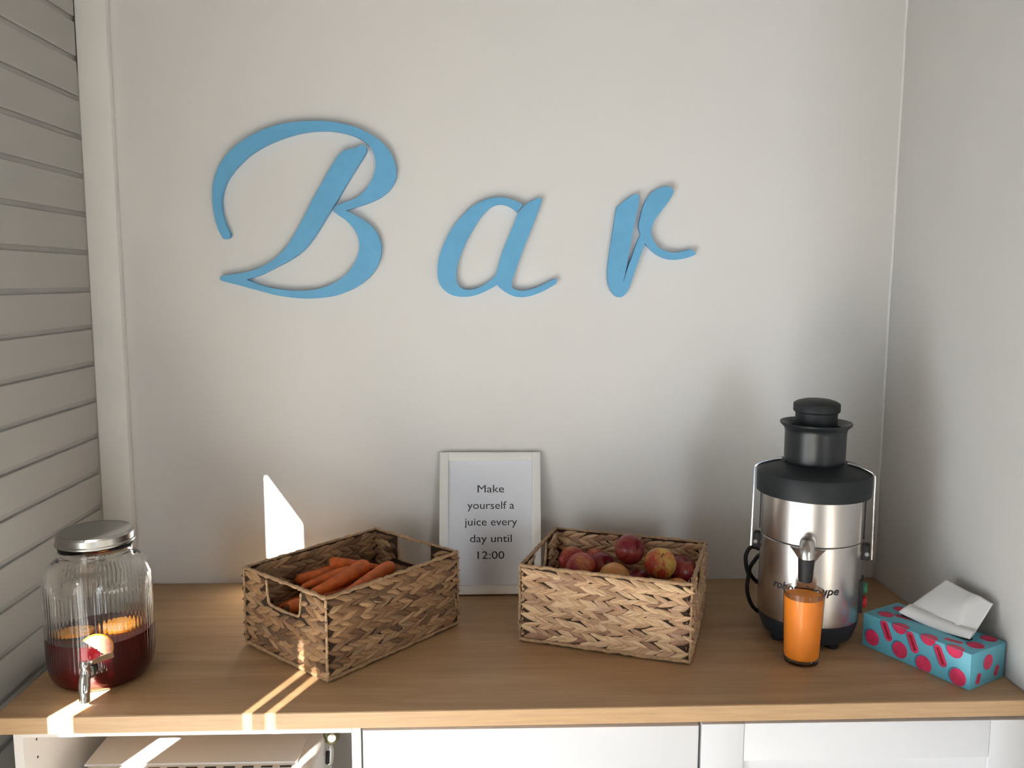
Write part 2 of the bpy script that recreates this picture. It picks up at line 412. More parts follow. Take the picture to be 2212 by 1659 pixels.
# ------------------------------------------------------------------ worktop and cabinets
bm = bmesh.new()
xl, xr = -0.7884, XR-0.001
P = [(xl, -0.6-0.006), (xr, -0.6+0.0071), (xr, -0.001), (xl, -0.001)]
lo = [bm.verts.new((x, y, CZ-0.030)) for x, y in P]; hi = [bm.verts.new((x, y, CZ)) for x, y in P]
bm.faces.new(lo[::-1]); bm.faces.new(hi)
for i in range(4): bm.faces.new((lo[i], lo[(i+1) % 4], hi[(i+1) % 4], hi[i]))
bmesh.ops.bevel(bm, geom=list(bm.edges), offset=0.0018, segments=2, affect='EDGES', profile=0.5)
tag(fin(bm, 'worktop', M['oak'], smooth=True, angle=35), 'long oak-effect worktop along the white wall', 'worktop')
wt_o = bpy.data.objects['worktop']
bm = bmesh.new(); q = [(xl+0.001, -0.6068), (xr-0.001, -0.5937)]
vs = [bm.verts.new((x, y+dy, z)) for (x, y) in q for dy in (0, 0.0014) for z in (CZ-0.0288, CZ-0.0016)]
for f in ((0, 4, 5, 1), (2, 3, 7, 6), (0, 1, 3, 2), (4, 6, 7, 5), (1, 5, 7, 3), (0, 2, 6, 4)): bm.faces.new([vs[k] for k in f])
fin(bm, 'lit_edge_strip', M['oak_lit'], wt_o)  # added strip, coloured lighter as if lit from the front

ZK = CZ-0.030
t = thing('open_cabinet', 'white open cabinet bay without a door, around the radiator', 'cabinet', (0, 0, 0))
box('side_panel', (-0.7700, -0.585, 0.0), (-0.7550, -0.03, ZK), M['cab_edge'], t)
box('side_panel', (-0.2185, -0.585, 0.0), (-0.2035, -0.03, ZK), M['cab_edge'], t)
box('top_rail', (-0.7550, -0.588, ZK-0.0145), (-0.2185, -0.570, ZK-0.0005), M['cab_edge'], t)
for y, z in ((-0.545, 0.828), (-0.545, 0.796), (-0.545, 0.764)):
    lathe('peg_hole', [(0.0, 0.0), (0.0022, 0.0), (0.0022, 0.0006), (0.0, 0.0006)], M['hole'], t, 10, loc=(-0.7550, y, z), rot=(0, PI/2, 0))

def cab_box(name, label, x0, x1):
    t = thing(name, label, 'cabinet')
    b = bmesh.new(); bx(b, (x0, -0.568, 0.08), (x1, -0.03, ZK-0.0005)); fin(b, 'body', M['cab_edge'], t)
    b = bmesh.new(); bx(b, (x0, -0.53, 0.0), (x1, -0.50, 0.08)); fin(b, 'plinth', M['cab_edge'], t)
    return t
t = cab_box('base_cabinet', 'white base cabinet with a flat smooth door, in the middle', -0.2030, 0.3660)
box('door', (-0.1995, -0.589, 0.085), (0.3632, -0.570, CZ-0.0405), M['cab'], t, bev=0.0012)
t = cab_box('base_cabinet', 'white base cabinet with a framed panel door, under the juicer', 0.3665, XR-0.002)
d = bmesh.new(); bx(d, (0.441, -0.582, 0.15), (0.865, -0.570, CZ-0.105))
door = fin(d, 'door', M['cab'], t)
for lo, hi in (((0.3685, -0.589, 0.085), (0.4405, -0.570, CZ-0.0385)), ((0.8655, -0.589, 0.085), (0.9320, -0.570, CZ-0.0385))):
    box('stile', lo, hi, M['cab'], door, bev=0.0012)
for lo, hi in (((0.4412, -0.5884, CZ-0.106), (0.8648, -0.570, CZ-0.0385)), ((0.4412, -0.5884, 0.085), (0.8648, -0.570, 0.155))):
    box('rail', lo, hi, M['cab'], door, bev=0.0012)

t = thing('radiator', 'white panel radiator under the worktop on the left', 'radiator', (0, 0, 0))
bm = bmesh.new(); bx(bm, (-0.716, -0.492, 0.12), (-0.304, -0.300, 0.732), 0.014, 4)
fin(bm, 'body', M['rad'], t, True, angle=30)
box('top_plate', (-0.716, -0.470, 0.7315), (-0.336, -0.305, 0.736), M['rad'], t, bev=0.0015)
for i in range(11):
    box('vent_slot', (-0.700+i*0.0335, -0.4815, 0.7305), (-0.700+i*0.0335+0.020, -0.4765, 0.7324), M['hole'], t)
for i in range(13):
    box('front_rib', (-0.695+i*0.0290, -0.498, 0.14), (-0.695+i*0.0290+0.014, -0.491, 0.70), M['rad'], t, bev=0.003)
box('wall_bracket', (-0.60, -0.302, 0.55), (-0.56, -0.0005, 0.60), M['rad'], t)
box('wall_bracket', (-0.45, -0.302, 0.55), (-0.41, -0.0005, 0.60), M['rad'], t)
v = lathe('valve', [(0, -0.02), (0.011, -0.02), (0.015, -0.010), (0.016, 0.0), (0.0145, 0.010), (0.009, 0.013), (0, 0.013)], M['olive'], t, 28, loc=(-0.294, -0.36, 0.7225), rot=(PI/2-0.2, 0, 0.2))
lathe('valve_cap', [(0, 0.013), (0.0075, 0.0132), (0.0078, 0.017), (0, 0.018)], M['knob'], v, 20)
v2 = tube('valve_tail', crom([(-0.308, -0.355, 0.720), (-0.299, -0.365, 0.705), (-0.297, -0.368, 0.690), (-0.299, -0.368, 0.672)], 4), [0.007]*5+[0.008]*4+[0.0085]*4, M['chrome'], t, 14)
tube('insert', [(-0.2985, -0.376, 0.698), (-0.3000, -0.3762, 0.674)], 0.0035, M['rubber'], v2, 8)

# ------------------------------------------------------------------ blue letters
B_BOWL = [(-0.5721,1.6928),(-0.5831,1.7194),(-0.5887,1.7486),(-0.5903,1.7829),(-0.5877,1.8066),(-0.5801,1.8329),(-0.5673,1.8565),(-0.5466,1.8802),(-0.518,1.9025),(-0.4857,1.9197),(-0.4456,1.9343),(-0.4031,1.9412),(-0.3659,1.9437),(-0.3262,1.942),(-0.2918,1.9358),(-0.2627,1.9257),(-0.2336,1.9104),(-0.2099,1.8897),(-0.1955,1.8662),(-0.1891,1.8413),(-0.1921,1.8175),(-0.2058,1.7962),(-0.2276,1.7801),(-0.2547,1.768),(-0.2791,1.7598),(-0.3008,1.7531,1),(-0.2794,1.7425),(-0.2554,1.728),(-0.2368,1.7094),(-0.2264,1.6866),(-0.2245,1.6651),(-0.2298,1.6408),(-0.2438,1.6164),(-0.2687,1.5932),(-0.2989,1.5768),(-0.3345,1.5649),(-0.3754,1.5602),(-0.4134,1.5609),(-0.4567,1.5667),(-0.5023,1.5788),(-0.5424,1.5895),(-0.5744,1.5975),(-0.5804,1.6029),(-0.5753,1.6091),(-0.5498,1.6084,1),(-0.5217,1.6012,1),(-0.4965,1.591),(-0.467,1.583),(-0.4292,1.5777),(-0.3886,1.5778),(-0.3531,1.5847),(-0.3229,1.5984),(-0.2981,1.6189),(-0.2813,1.6433),(-0.2732,1.6703),(-0.2745,1.6918),(-0.2841,1.7131),(-0.3012,1.7317),(-0.3172,1.7423),(-0.3288,1.7515,1),(-0.3226,1.763,1),(-0.3031,1.7703),(-0.2787,1.7798),(-0.2569,1.7985),(-0.2431,1.8197),(-0.2352,1.8435),(-0.2356,1.8672),(-0.242,1.8855),(-0.2512,1.8964),(-0.2631,1.9049),(-0.2869,1.9151),(-0.3187,1.9218),(-0.3532,1.923),(-0.3878,1.9193),(-0.4251,1.9099),(-0.4627,1.8952),(-0.495,1.878),(-0.5222,1.8569),(-0.547,1.8305),(-0.5626,1.8041),(-0.5704,1.7751),(-0.57,1.7487),(-0.5655,1.7275),(-0.5582,1.7089),(-0.554,1.6983),(-0.5575,1.6916),(-0.5656,1.6897)]
B_STEM = [(-0.5767,1.6083,1),(-0.5658,1.611),(-0.5361,1.6152),(-0.5089,1.6213),(-0.4816,1.633),(-0.4569,1.6492),(-0.4319,1.6748),(-0.4122,1.7044),(-0.3925,1.7392),(-0.3699,1.7818),(-0.3476,1.8189),(-0.3254,1.8559),(-0.3117,1.8744),(-0.2982,1.8824),(-0.2794,1.887),(-0.2633,1.8931),(-0.2553,1.8906),(-0.2527,1.8841),(-0.2569,1.8735),(-0.2748,1.8458),(-0.2969,1.8114),(-0.3192,1.7742),(-0.3303,1.7582),(-0.3498,1.7274),(-0.3721,1.6939),(-0.3944,1.667),(-0.4219,1.6467),(-0.4548,1.629),(-0.4877,1.6127),(-0.5217,1.6012,1),(-0.5501,1.6003)]
A_OUT = [(0.0917,1.766,1),(0.0997,1.7716),(0.1147,1.7791),(0.1264,1.7829),(0.1314,1.7809),(0.1306,1.7759),(0.1232,1.7537),(0.1084,1.7157),(0.0918,1.6742),(0.0769,1.6325),(0.0668,1.604),(0.0644,1.5922),(0.0686,1.5838),(0.0788,1.5797),(0.0923,1.5789),(0.1093,1.5823),(0.1262,1.5882),(0.1464,1.5984),(0.163,1.606,1),(0.1667,1.604,1),(0.1648,1.5946,1),(0.1432,1.5816),(0.1229,1.5722),(0.1043,1.5663),(0.0873,1.5642),(0.0704,1.5662),(0.0551,1.5729),(0.0416,1.5821),(0.0322,1.5913,1),(0.0162,1.582),(-0.0057,1.5718),(-0.026,1.5659),(-0.048,1.5647),(-0.0682,1.5683),(-0.0833,1.5775),(-0.0941,1.59),(-0.0999,1.6067),(-0.1006,1.625),(-0.0979,1.6483),(-0.0911,1.6699),(-0.0792,1.6965),(-0.0641,1.7213),(-0.044,1.7444),(-0.0222,1.7642),(-0.0022,1.775),(0.0178,1.7817),(0.0378,1.7835),(0.0578,1.7812),(0.0746,1.7755),(0.0896,1.7674,1),(0.0763,1.7514,1),(0.0663,1.7599),(0.0512,1.7667),(0.0362,1.7682),(0.0211,1.7637),(0.0061,1.7513),(-0.0089,1.7331),(-0.024,1.7083),(-0.0392,1.6801),(-0.051,1.6519),(-0.0578,1.6285),(-0.0592,1.6085),(-0.0563,1.5935),(-0.0479,1.5843),(-0.0344,1.5805),(-0.0192,1.5819),(-0.0024,1.5886),(0.0162,1.6004),(0.0297,1.6139,1),(0.033,1.6273),(0.0414,1.659),(0.0548,1.6922),(0.0681,1.7237),(0.0747,1.7419),(0.0784,1.7501,1)]
R_OUT = [(0.2983,1.7641,1),(0.3108,1.7743),(0.3293,1.7881),(0.3385,1.7928),(0.3451,1.791),(0.3476,1.7828),(0.3449,1.7608),(0.3381,1.7258),(0.3314,1.687),(0.323,1.6349),(0.3162,1.5985,1),(0.325,1.6293),(0.3358,1.6592),(0.3446,1.6852),(0.3527,1.7047,1),(0.3496,1.7148),(0.3485,1.7259),(0.351,1.7406),(0.357,1.7645),(0.365,1.7829),(0.376,1.7967),(0.3889,1.805),(0.4038,1.8097),(0.4151,1.8088),(0.4237,1.8025),(0.423,1.7943),(0.414,1.7777),(0.3976,1.7556),(0.3831,1.7353),(0.3769,1.7186),(0.3762,1.7076),(0.3803,1.6946),(0.3882,1.6817),(0.3997,1.6725),(0.417,1.6661),(0.4322,1.6648),(0.4491,1.6681),(0.4661,1.6728,1),(0.4796,1.6636,1),(0.4741,1.6589),(0.4553,1.6523),(0.4307,1.6488),(0.4079,1.6521),(0.3887,1.6613),(0.3752,1.6724),(0.3631,1.6853,1),(0.3546,1.6611),(0.3457,1.635),(0.3368,1.6088),(0.3297,1.5863),(0.3224,1.5732),(0.313,1.5656),(0.3016,1.5659),(0.29,1.5768),(0.2821,1.5955),(0.2799,1.6161),(0.2813,1.644),(0.2863,1.6812),(0.2921,1.7218),(0.2954,1.7458)]

def letter_part(pts, name, parent, y0, y1, origin):
    q = outline(pts, 4); bm = bmesh.new()
    vs = [bm.verts.new((p.x-origin[0], y0, p.y-origin[1])) for p in q]
    f = bm.faces.new(vs)
    r = bmesh.ops.extrude_face_region(bm, geom=[f])
    for g in r['geom']:
        if isinstance(g, bmesh.types.BMVert): g.co.y = y1
    bmesh.ops.triangulate(bm, faces=[g for g in bm.faces if len(g.verts) > 4])
    return fin(bm, name, M['blue'], parent)
def letter(name, label, parts):
    xs = [p[0] for _, pts, _ in parts for p in pts]; zs = [p[1] for _, pts, _ in parts for p in pts]
    o = ((min(xs)+max(xs))/2, min(zs))
    t = thing(name, label, 'letter', (o[0], 0, o[1]), 0, 'blue letters spelling Bar on the wall')
    for nm, pts, dep in parts: letter_part(pts, nm, t, -0.0012, dep-0.004, o)
    return t
letter('capital_letter', 'large blue capital B with a sweeping flourish, mounted on the wall', [('bowl', B_BOWL, -0.0125), ('stem_stroke', B_STEM, -0.0130)])
letter('lowercase_letter', 'blue script letter a between the B and the r', [('stroke', A_OUT, -0.0125)])
letter('lowercase_letter', 'blue script letter r, rightmost on the wall', [('stroke', R_OUT, -0.0125)])

# ------------------------------------------------------------------ framed notice
TH = math.radians(14.8); FW, FH, FT, BD = 0.230, 0.318, 0.014, 0.0195
t = thing('framed_notice', 'white framed notice about making juice, leaning on the wall', 'picture frame', (0.0168, -0.099, CZ+0.0038))
t.rotation_euler = (-TH, 0, 0)
for nm, lo, hi in (('frame_side', (-FW/2, 0, 0), (-FW/2+BD, FT, FH)), ('frame_side', (FW/2-BD, 0, 0), (FW/2, FT, FH)),
                   ('frame_rail', (-FW/2+BD, 0.0002, 0), (FW/2-BD, FT, BD)), ('frame_rail', (-FW/2+BD, 0.0002, FH-BD), (FW/2-BD, FT, FH))):
    box(nm, lo, hi, M['frame'], t, bev=0.0012)
box('backing', (-FW/2+0.004, FT-0.003, 0.004), (FW/2-0.004, FT-0.0005, FH-0.004), M['frame'], t)
pap = box('paper', (-FW/2+BD-0.002, 0.0065, BD-0.002), (FW/2-BD+0.002, 0.0075, FH-BD+0.002), M['paper'], t)
box('glass_pane', (-FW/2+BD-0.001, 0.0035, BD-0.001), (FW/2-BD+0.001, 0.0050, FH-BD+0.001), M['pane'], t)
for i, (s, wd) in enumerate((('Make', 0.0605), ('yourself a', 0.1065), ('juice every', 0.1195), ('day until', 0.0945), ('12:00', 0.0605))):
    me = text_mesh(s, 0.0245, 0.00005)
    xs = [v.co.x for v in me.vertices]; sx = wd/(max(xs)-min(xs)); mid = (max(xs)+min(xs))/2
    for v in me.vertices:
        x, y, z = v.co
        v.co = ((x-mid)*sx+0.0015, 0.0062-z, 0.2265-0.0372*i+y)
    o = link('printed_line', me, M['ink'], pap); o['label'] = 'printed text reading ' + s

# ------------------------------------------------------------------ baskets
random.seed(11)
def leaf_meshes(n, mat):
    out = []
    for i in range(n):
        bm = bmesh.new(); uvl = bm.loops.layers.uv.new('UVMap'); NL, NW = 8, 4; rows = []
        tw = random.uniform(-0.35, 0.35); bend = random.uniform(-0.0022, 0.0022); pk = random.uniform(0.42, 0.58)
        fold = random.uniform(-0.4, 0.4)
        for a in range(NL+1):
            s = a/NL; x = (s-0.5)
            w = math.sin(PI*s**(math.log(0.5)/math.log(pk)))**0.9*0.97 + 0.03
            row = []
            for c in range(NW+1):
                q = (c/NW-0.5)*2
                row.append((bm.verts.new((x*0.050, q*0.5*w*0.0142+bend*math.sin(PI*s), 0.0052*w*(1-abs(q-fold*0.5)**1.8)-0.0012+tw*q*0.003*w)), (s, c/NW)))
            rows.append(row)
        for A, B in zip(rows, rows[1:]):
            for c in range(NW):
                cr = (A[c], B[c], B[c+1], A[c+1])
                f = bm.faces.new([k[0] for k in cr])
                for lp, k in zip(f.loops, cr): lp[uvl].uv = k[1]
        me = bpy.data.meshes.new('leaf'); bm.to_mesh(me); bm.free()
        for f in me.polygons: f.use_smooth = True
        me.materials.append(mat); out.append(me)
    return out

def basket(label, loc, rz, L, Wd, H, mat, single, seed):
    random.seed(seed)
    t = thing('wicker_basket', label, 'basket', loc, rz, 'plaited baskets on the worktop')
    ls = leaf_meshes(8, mat)
    HW, HT, HB = 0.105, H-0.010, H-0.058
    faces = {'front': (Vector((-L/2, -Wd/2, 0)), Vector((1,0,0)), L, Vector((0,-1,0)), False),
             'back': (Vector((L/2, Wd/2, 0)), Vector((-1,0,0)), L, Vector((0,1,0)), False),
             'right': (Vector((L/2, -Wd/2, 0)), Vector((0,1,0)), Wd, Vector((1,0,0)), True),
             'left': (Vector((-L/2, Wd/2, 0)), Vector((0,-1,0)), Wd, Vector((-1,0,0)), True)}
    shade_core = bmesh.new(); T = 0.004
    def slab(org, u, n, u0, u1, za, zb):
        vs = []
        for du in (u0, u1):
            for dn in (-T-0.004, -0.004):
                for z in (za, zb): vs.append(org+u*du+n*dn+Vector((0,0,z)))
        lo = [min(v[i] for v in vs) for i in range(3)]; hi = [max(v[i] for v in vs) for i in range(3)]
        bx(shade_core, lo, hi)
    stuff = bmesh.new(); suv = stuff.loops.layers.uv.new('UVMap'); count = 0
    NR = 12; hh = (H-0.020)/NR
    for fn, (org, u, ln, n, handle) in faces.items():
        if handle:
            a, b = ln/2-HW/2, ln/2+HW/2
            slab(org, u, n, 0.004, ln-0.004, 0.002, HB); slab(org, u, n, 0.004, a, HB, H-0.004); slab(org, u, n, b, ln-0.004, HB, H-0.004)
        else: slab(org, u, n, 0.004, ln-0.004, 0.002, H-0.004)
        for side in (1, -1):
            for r in range(NR):
                zc = 0.0105+(r+0.5)*hh; sg = 1 if r % 2 == 0 else -1
                sp = 0.0235; nk = int(ln/sp)+1
                for k in range(nk+1):
                    uc = (k+0.25*(1 if sg > 0 else 0)-0.1+random.uniform(-.08, .08))*sp
                    if uc < 0.006 or uc > ln-0.006: continue
                    half = 0.025*random.uniform(0.88, 1.12); lim = min(uc, ln-uc)+0.004
                    if handle and zc > HB-0.004 and zc < HT+0.004:
                        dist = abs(uc-ln/2)-HW/2
                        if dist < 0.006: continue
                        lim = min(lim, dist+0.002)
                    sl = min(half, lim)/0.025
                    if sl < 0.35: continue
                    sw = random.uniform(0.85, 1.15)*(0.75 if sl < 0.6 else 1.0)
                    ang = sg*math.radians(random.uniform(14, 23))
                    if side < 0: ang = -ang
                    nn = n*side; uu = u*side; up = Vector((0,0,1))
                    d = (math.cos(ang)*uu + math.sin(ang)*up)
                    tilt = random.uniform(0.04, 0.13)
                    d2 = (d + nn*tilt).normalized(); pz = nn.cross(d2).normalized(); n2 = d2.cross(pz).normalized()
                    pos = org+u*uc+Vector((0,0,zc+random.uniform(-.0015,.0015))) + nn*(0.0 if side > 0 else 0.0085) - nn*(0.0028 if side > 0 else 0.0)
                    if side < 0: pos = org+u*uc+Vector((0,0,zc)) - n*0.0095
                    mx = Matrix(((d2.x*sl, pz.x*sw, n2.x, pos.x), (d2.y*sl, pz.y*sw, n2.y, pos.y), (d2.z*sl, pz.z*sw, n2.z, pos.z), (0,0,0,1)))
                    me = random.choice(ls)
                    if side > 0 and fn in single and count < 300:
                        o = bpy.data.objects.new('leaf', me); COL.objects.link(o); o.parent = t; o.matrix_basis = mx; count += 1
                    else:
                        b2 = bmesh.new(); b2.from_mesh(me); b2.transform(mx)
                        vm = {}
                        for v in b2.verts: vm[v] = stuff.verts.new(v.co)
                        for f in b2.faces:
                            nf = stuff.faces.new([vm[v] for v in f.verts]); nf.smooth = True
                            for l1, l2 in zip(nf.loops, f.loops): l1[suv].uv = l2[b2.loops.layers.uv.active].uv
                        b2.free()
    bx(shade_core, (-L/2+0.006, -Wd/2+0.006, 0.002), (L/2-0.006, Wd/2-0.006, 0.006))
    fin(shade_core, 'backing', M['shade_core'], t)  # darkened panels standing in for shade behind the leaves
    o = fin(stuff, 'plaited_leaves', mat, t, recalc=False); o['kind'] = 'stuff'
    def loop(z, ins, sub):
        c = [(-L/2+ins, -Wd/2+ins), (L/2-ins, -Wd/2+ins), (L/2-ins, Wd/2-ins), (-L/2+ins, Wd/2-ins)]; out = []
        for i in range(4):
            a, b = Vector(c[i]), Vector(c[(i+1) % 4])
            for s in range(sub):
                q = a.lerp(b, s/sub); out.append((q.x+random.uniform(-.0008,.0008), q.y+random.uniform(-.0008,.0008), z+random.uniform(-.0012,.0012)))
        return out
    pts = loop(H-0.004, 0.004, 40)
    tube('rim', pts, [0.0035+random.uniform(-.0008,.0010) for _ in pts], M['rim'], t, 8, True)
    pts = loop(0.0062, 0.004, 30)
    tube('bottom_rim', pts, [0.0038+random.uniform(-.0006,.0008) for _ in pts], M['rim'], t, 8, True)
    for sx in (-1, 1):
        for sy in (-1, 1):
            pts = [(sx*(L/2-0.003)+random.uniform(-.0006,.0006), sy*(Wd/2-0.003)+random.uniform(-.0006,.0006), 0.004+(H-0.010)*i/14) for i in range(15)]
            tube('corner_post', pts, [0.0022+random.uniform(-.0005,.0007) for _ in pts], M['rim'], t, 7)
        pts = crom([(sx*(L/2-0.004), -HW/2, HT-0.002), (sx*(L/2-0.004), -HW/2+0.004, HB+0.012), (sx*(L/2-0.004), -HW/2+0.016, HB), (sx*(L/2-0.004), HW/2-0.016, HB), (sx*(L/2-0.004), HW/2-0.004, HB+0.012), (sx*(L/2-0.004), HW/2, HT-0.002)], 6)
        tube('handle_edge', pts, [0.0024+random.uniform(-.0006,.0008) for _ in pts], M['rim'], t, 7)
    return t
B1 = dict(loc=(-0.2541, -0.2987, CZ), rz=0.8438, L=0.3372, Wd=0.2554, H=0.1586)
B2 = dict(loc=(0.2710, -0.2725, CZ), rz=-0.3501, L=0.3337, Wd=0.2687, H=0.1576)
b1 = basket('brown plaited basket holding carrots, turned corner-on', mat=M['leafA'], single=('front', 'left'), seed=21, **B1)
b2 = basket('pale plaited basket holding apples, beside the notice', mat=M['leafB'], single=('front', 'right'), seed=22, **B2)
def in_basket(b, q):
    c, s = math.cos(b['rz']), math.sin(b['rz']); l = b['loc']
    return Vector((l[0]+c*q[0]-s*q[1], l[1]+s*q[0]+c*q[1], l[2]+q[2]))
# stray fibres belong to the carrot basket
random.seed(5)
for (x, z, dx, dz) in ((0.135, 0.085, 0.012, 0.022), (0.148, 0.075, 0.002, -0.03), (0.05, 0.045, 0.02, 0.012), (0.075, 0.03, -0.02, 0.008), (-0.06, 0.12, 0.014, -0.004)):
    pts = crom([(x, -0.128, z), (x+dx*0.5, -0.1345, z+dz*0.6), (x+dx, -0.133, z+dz)], 4)
    tube('loose_fibre', pts, 0.0011, M['rim'], b1, 5)

# ------------------------------------------------------------------ carrots
def carrot(label, a, b, r0, group=None, seed=0, tipr=0.35):
    random.seed(seed)
    A = in_basket(B1, a); Bp = in_basket(B1, b)          # crown end, tip end
    t = thing('carrot', label, 'carrot', A, 0, group or 'carrots in the basket')
    d = Bp-A; ln = d.length; side = d.normalized().cross(Vector((0,0,1))).normalized()
    n = 16; pts = []; rad = []
    bow = random.uniform(-0.006, 0.006)
    for i in range(n+1):
        s = i/n
        pts.append(d*s + side*bow*math.sin(PI*s))
        r = r0*(1-(1-tipr)*s**1.3)
        if s < 0.08: r *= 0.62+0.38*math.sqrt(s/0.08)
        if s > 0.93: r *= math.sqrt(max(0.02, 1-((s-0.93)/0.07)**2))
        rad.append(r*(1+random.uniform(-.02, .02)))
    tube('root', pts, rad, M['carrot'], t, 14)
    e = -d.normalized()
    tube('crown', [Vector((0,0,0)), e*0.003], [r0*0.45, r0*0.32], M['carrot_end'], t, 10)
    return t
carrot('thick carrot lying on top nearest the basket rim', (0.062, 0.036, 0.120), (-0.095, 0.022, 0.103), 0.0165, seed=1, tipr=0.5)
carrot('slimmer carrot lying just behind the thick top carrot', (0.045, 0.064, 0.104), (-0.075, 0.072, 0.101), 0.0140, seed=2)
carrot('carrot at the left end of the pile, reddish tip by the handle wall', (0.045, 0.097, 0.102), (-0.066, 0.104, 0.106), 0.0150, seed=3, tipr=0.6)
carrot('carrot at the back of the pile against the far basket wall', (0.016, 0.100, 0.120), (0.110, 0.045, 0.098), 0.0150, seed=4)
carrot('carrot at the right end of the pile, half hidden by the rim', (0.108, 0.008, 0.112), (-0.045, -0.012, 0.096), 0.0150, seed=5)
carrot('carrot seen through the basket handle hole', (-0.136, 0.030, 0.088), (0.02, 0.050, 0.072), 0.0150, seed=6)
for i, (x, y) in enumerate(((-0.02, 0.096), (-0.02, 0.065), (-0.02, 0.010), (-0.02, -0.022), (-0.02, -0.054), (-0.02, -0.085))):
    s = 1 if i % 2 else -1
    carrot('carrot buried under the top carrots', (x-s*0.085, y, 0.068), (x+s*0.09, y+0.004, 0.064), 0.0145, 'buried carrots', seed=10+i)
# ------------------------------------------------------------------ apples
AP = [apple_mat('apple_deep_red', (0.20, 0.010, 0.022), (0.42, 0.12, 0.05), 0.48, 0.80, 1.3),
      apple_mat('apple_yellow_red', (0.46, 0.055, 0.030), (0.62, 0.40, 0.09), 0.40, 0.56, 4.1),
      apple_mat('apple_yellow', (0.58, 0.16, 0.05), (0.66, 0.36, 0.10), 0.36, 0.62, 7.7),
      apple_mat('apple_red', (0.36, 0.022, 0.028), (0.60, 0.26, 0.08), 0.46, 0.72, 2.9)]
def apple(label, q, r, mi, tilt=(0, 0, 0), group='apples in the basket'):
    c = in_basket(B2, q)
    t = thing('apple', label, 'apple', c, 0, group); t.rotation_euler = tilt
    prof = []
    for i in range(25):
        a = PI*i/24
        rr = math.sin(a); zz = -math.cos(a)
        dz = 0.30*math.exp(-(rr/0.28)**2)
        z = zz*0.93
        if zz > 0: z -= dz*0.95
        else: z += dz*0.55
        wid = 1.0+0.05*zz
        prof.append((max(0.0, rr*wid*r) if 0 < i < 24 else 0.0, z*r))
    lathe('fruit', prof, AP[mi], t, 28, angle=None)
    tube('stem', [(0,0,0.55*r), (0.05*r,0,0.72*r), (0.14*r,0.03*r,0.95*r)], [0.0011, 0.0011, 0.0014], M['stem'], t, 6)
    return t
apple('dark red apple on top of the pile, highest of all', (0.017, 0.046, 0.150), 0.0315, 0, (1.15, 0.35, 0.6))
apple('large yellow and red apple with its stem hollow facing out', (0.084, 0.024, 0.134), 0.0325, 1, (0.50, 0.15, -0.35))
apple('dark red apple in the right back corner of the basket', (0.122, 0.078, 0.108), 0.0305, 0, (0.3, 0.2, 0.3))
apple('yellow apple low in the right front of the basket', (0.122, 0.004, 0.087), 0.0290, 2, (2.2, 0.3, 0))
apple('yellow orange apple at the front centre of the pile', (-0.003, -0.012, 0.108), 0.0320, 2, (2.4, 0.2, 0.5))
apple('dark red apple behind the front yellow orange one', (-0.040, 0.045, 0.108), 0.0290, 0, (0.8, 0.5, 0.1))
apple('red apple left of the centre, near the front rim', (-0.074, -0.006, 0.117), 0.0330, 3, (2.0, -0.5, 0.9))
apple('small red apple at the back left of the basket', (-0.107, 0.058, 0.110), 0.0290, 3, (0.9, 0.1, 0.2))
apple('yellow and red apple at the left end of the basket', (-0.121, -0.020, 0.082), 0.0280, 1, (2.3, 0.1, 1.8))
apple('dark red apple wedged under the large yellow and red apple', (0.040, 0.026, 0.086), 0.0290, 0, (1.4, 0.3, 0.3))
apple('small orange apple peeping from the back of the pile', (-0.066, 0.095, 0.104), 0.0240, 3, (1.1, 0.1, 0.4))
for i, (x, y, z) in enumerate(((-0.10, -0.080, 0.060), (-0.035, -0.082, 0.058), (0.03, -0.082, 0.058), (0.095, -0.08, 0.055), (-0.005, 0.086, 0.050), (0.07, 0.086, 0.050))):
    apple('apple buried under the others in the basket', (x, y, z), 0.029, (0, 3, 2)[i % 3], (0.4*i, 0.3, 0.2*i), 'buried apples')

# ------------------------------------------------------------------ drink dispenser
JX, JY = -0.6785, -0.4570
JS = 0.912
TA = math.radians(-79.0)                      # direction of the tap
t = thing('drink_dispenser', 'ribbed glass drink jar with metal lid, tap and red drink', 'drink dispenser', (JX, JY, CZ))
t.scale = (JS, JS, 1.012)
def ribs(a, r, z):
    if r < 0.09 or z < 0.024 or z > 0.186: return 0.0
    k = min(1.0, (z-0.024)/0.012, (0.186-z)/0.012)
    da = abs((a-(TA % (2*PI))+PI) % (2*PI)-PI)
    if da < 0.17: return -0.0004*k
    return 0.00032*k*math.cos(72*a)
outer = [(0.0, 0.0015), (0.060, 0.0015), (0.070, 0.0005), (0.080, 0.0035), (0.0885, 0.011), (0.0935, 0.022), (0.0955, 0.036)]
outer += [(0.0965, 0.036+0.0118*i) for i in range(1, 13)]
outer += [(0.0962, 0.184), (0.0945, 0.191), (0.0905, 0.199), (0.0840, 0.207), (0.0760, 0.2135), (0.0695, 0.2175), (0.0665, 0.221), (0.0660, 0.226), (0.0672, 0.2285), (0.0660, 0.231), (0.0655, 0.246)]
inner = [(0.0615, 0.246), (0.0620, 0.219), (0.069, 0.212), (0.080, 0.2045), (0.0885, 0.194), (0.0922, 0.18), (0.0922, 0.06), (0.0912, 0.04), (0.0885, 0.022), (0.082, 0.012), (0.070, 0.008), (0.0, 0.008)]
bm = bmesh.new(); lathe_bm(bm, outer+inner, 432, mod=lambda a, r, z: ribs(a, r, z) if r > 0.0925 else 0.0)
fin(bm, 'glass_body', M['jar'], t, True)
drink = [(0.0, 0.0078), (0.0703, 0.0078), (0.0824, 0.0118), (0.0889, 0.022), (0.0916, 0.04), (0.0926, 0.06), (0.0926, 0.0865), (0.0, 0.0865)]
tag(lathe('drink', drink, M['drink'], t, 96), 'dark red drink')
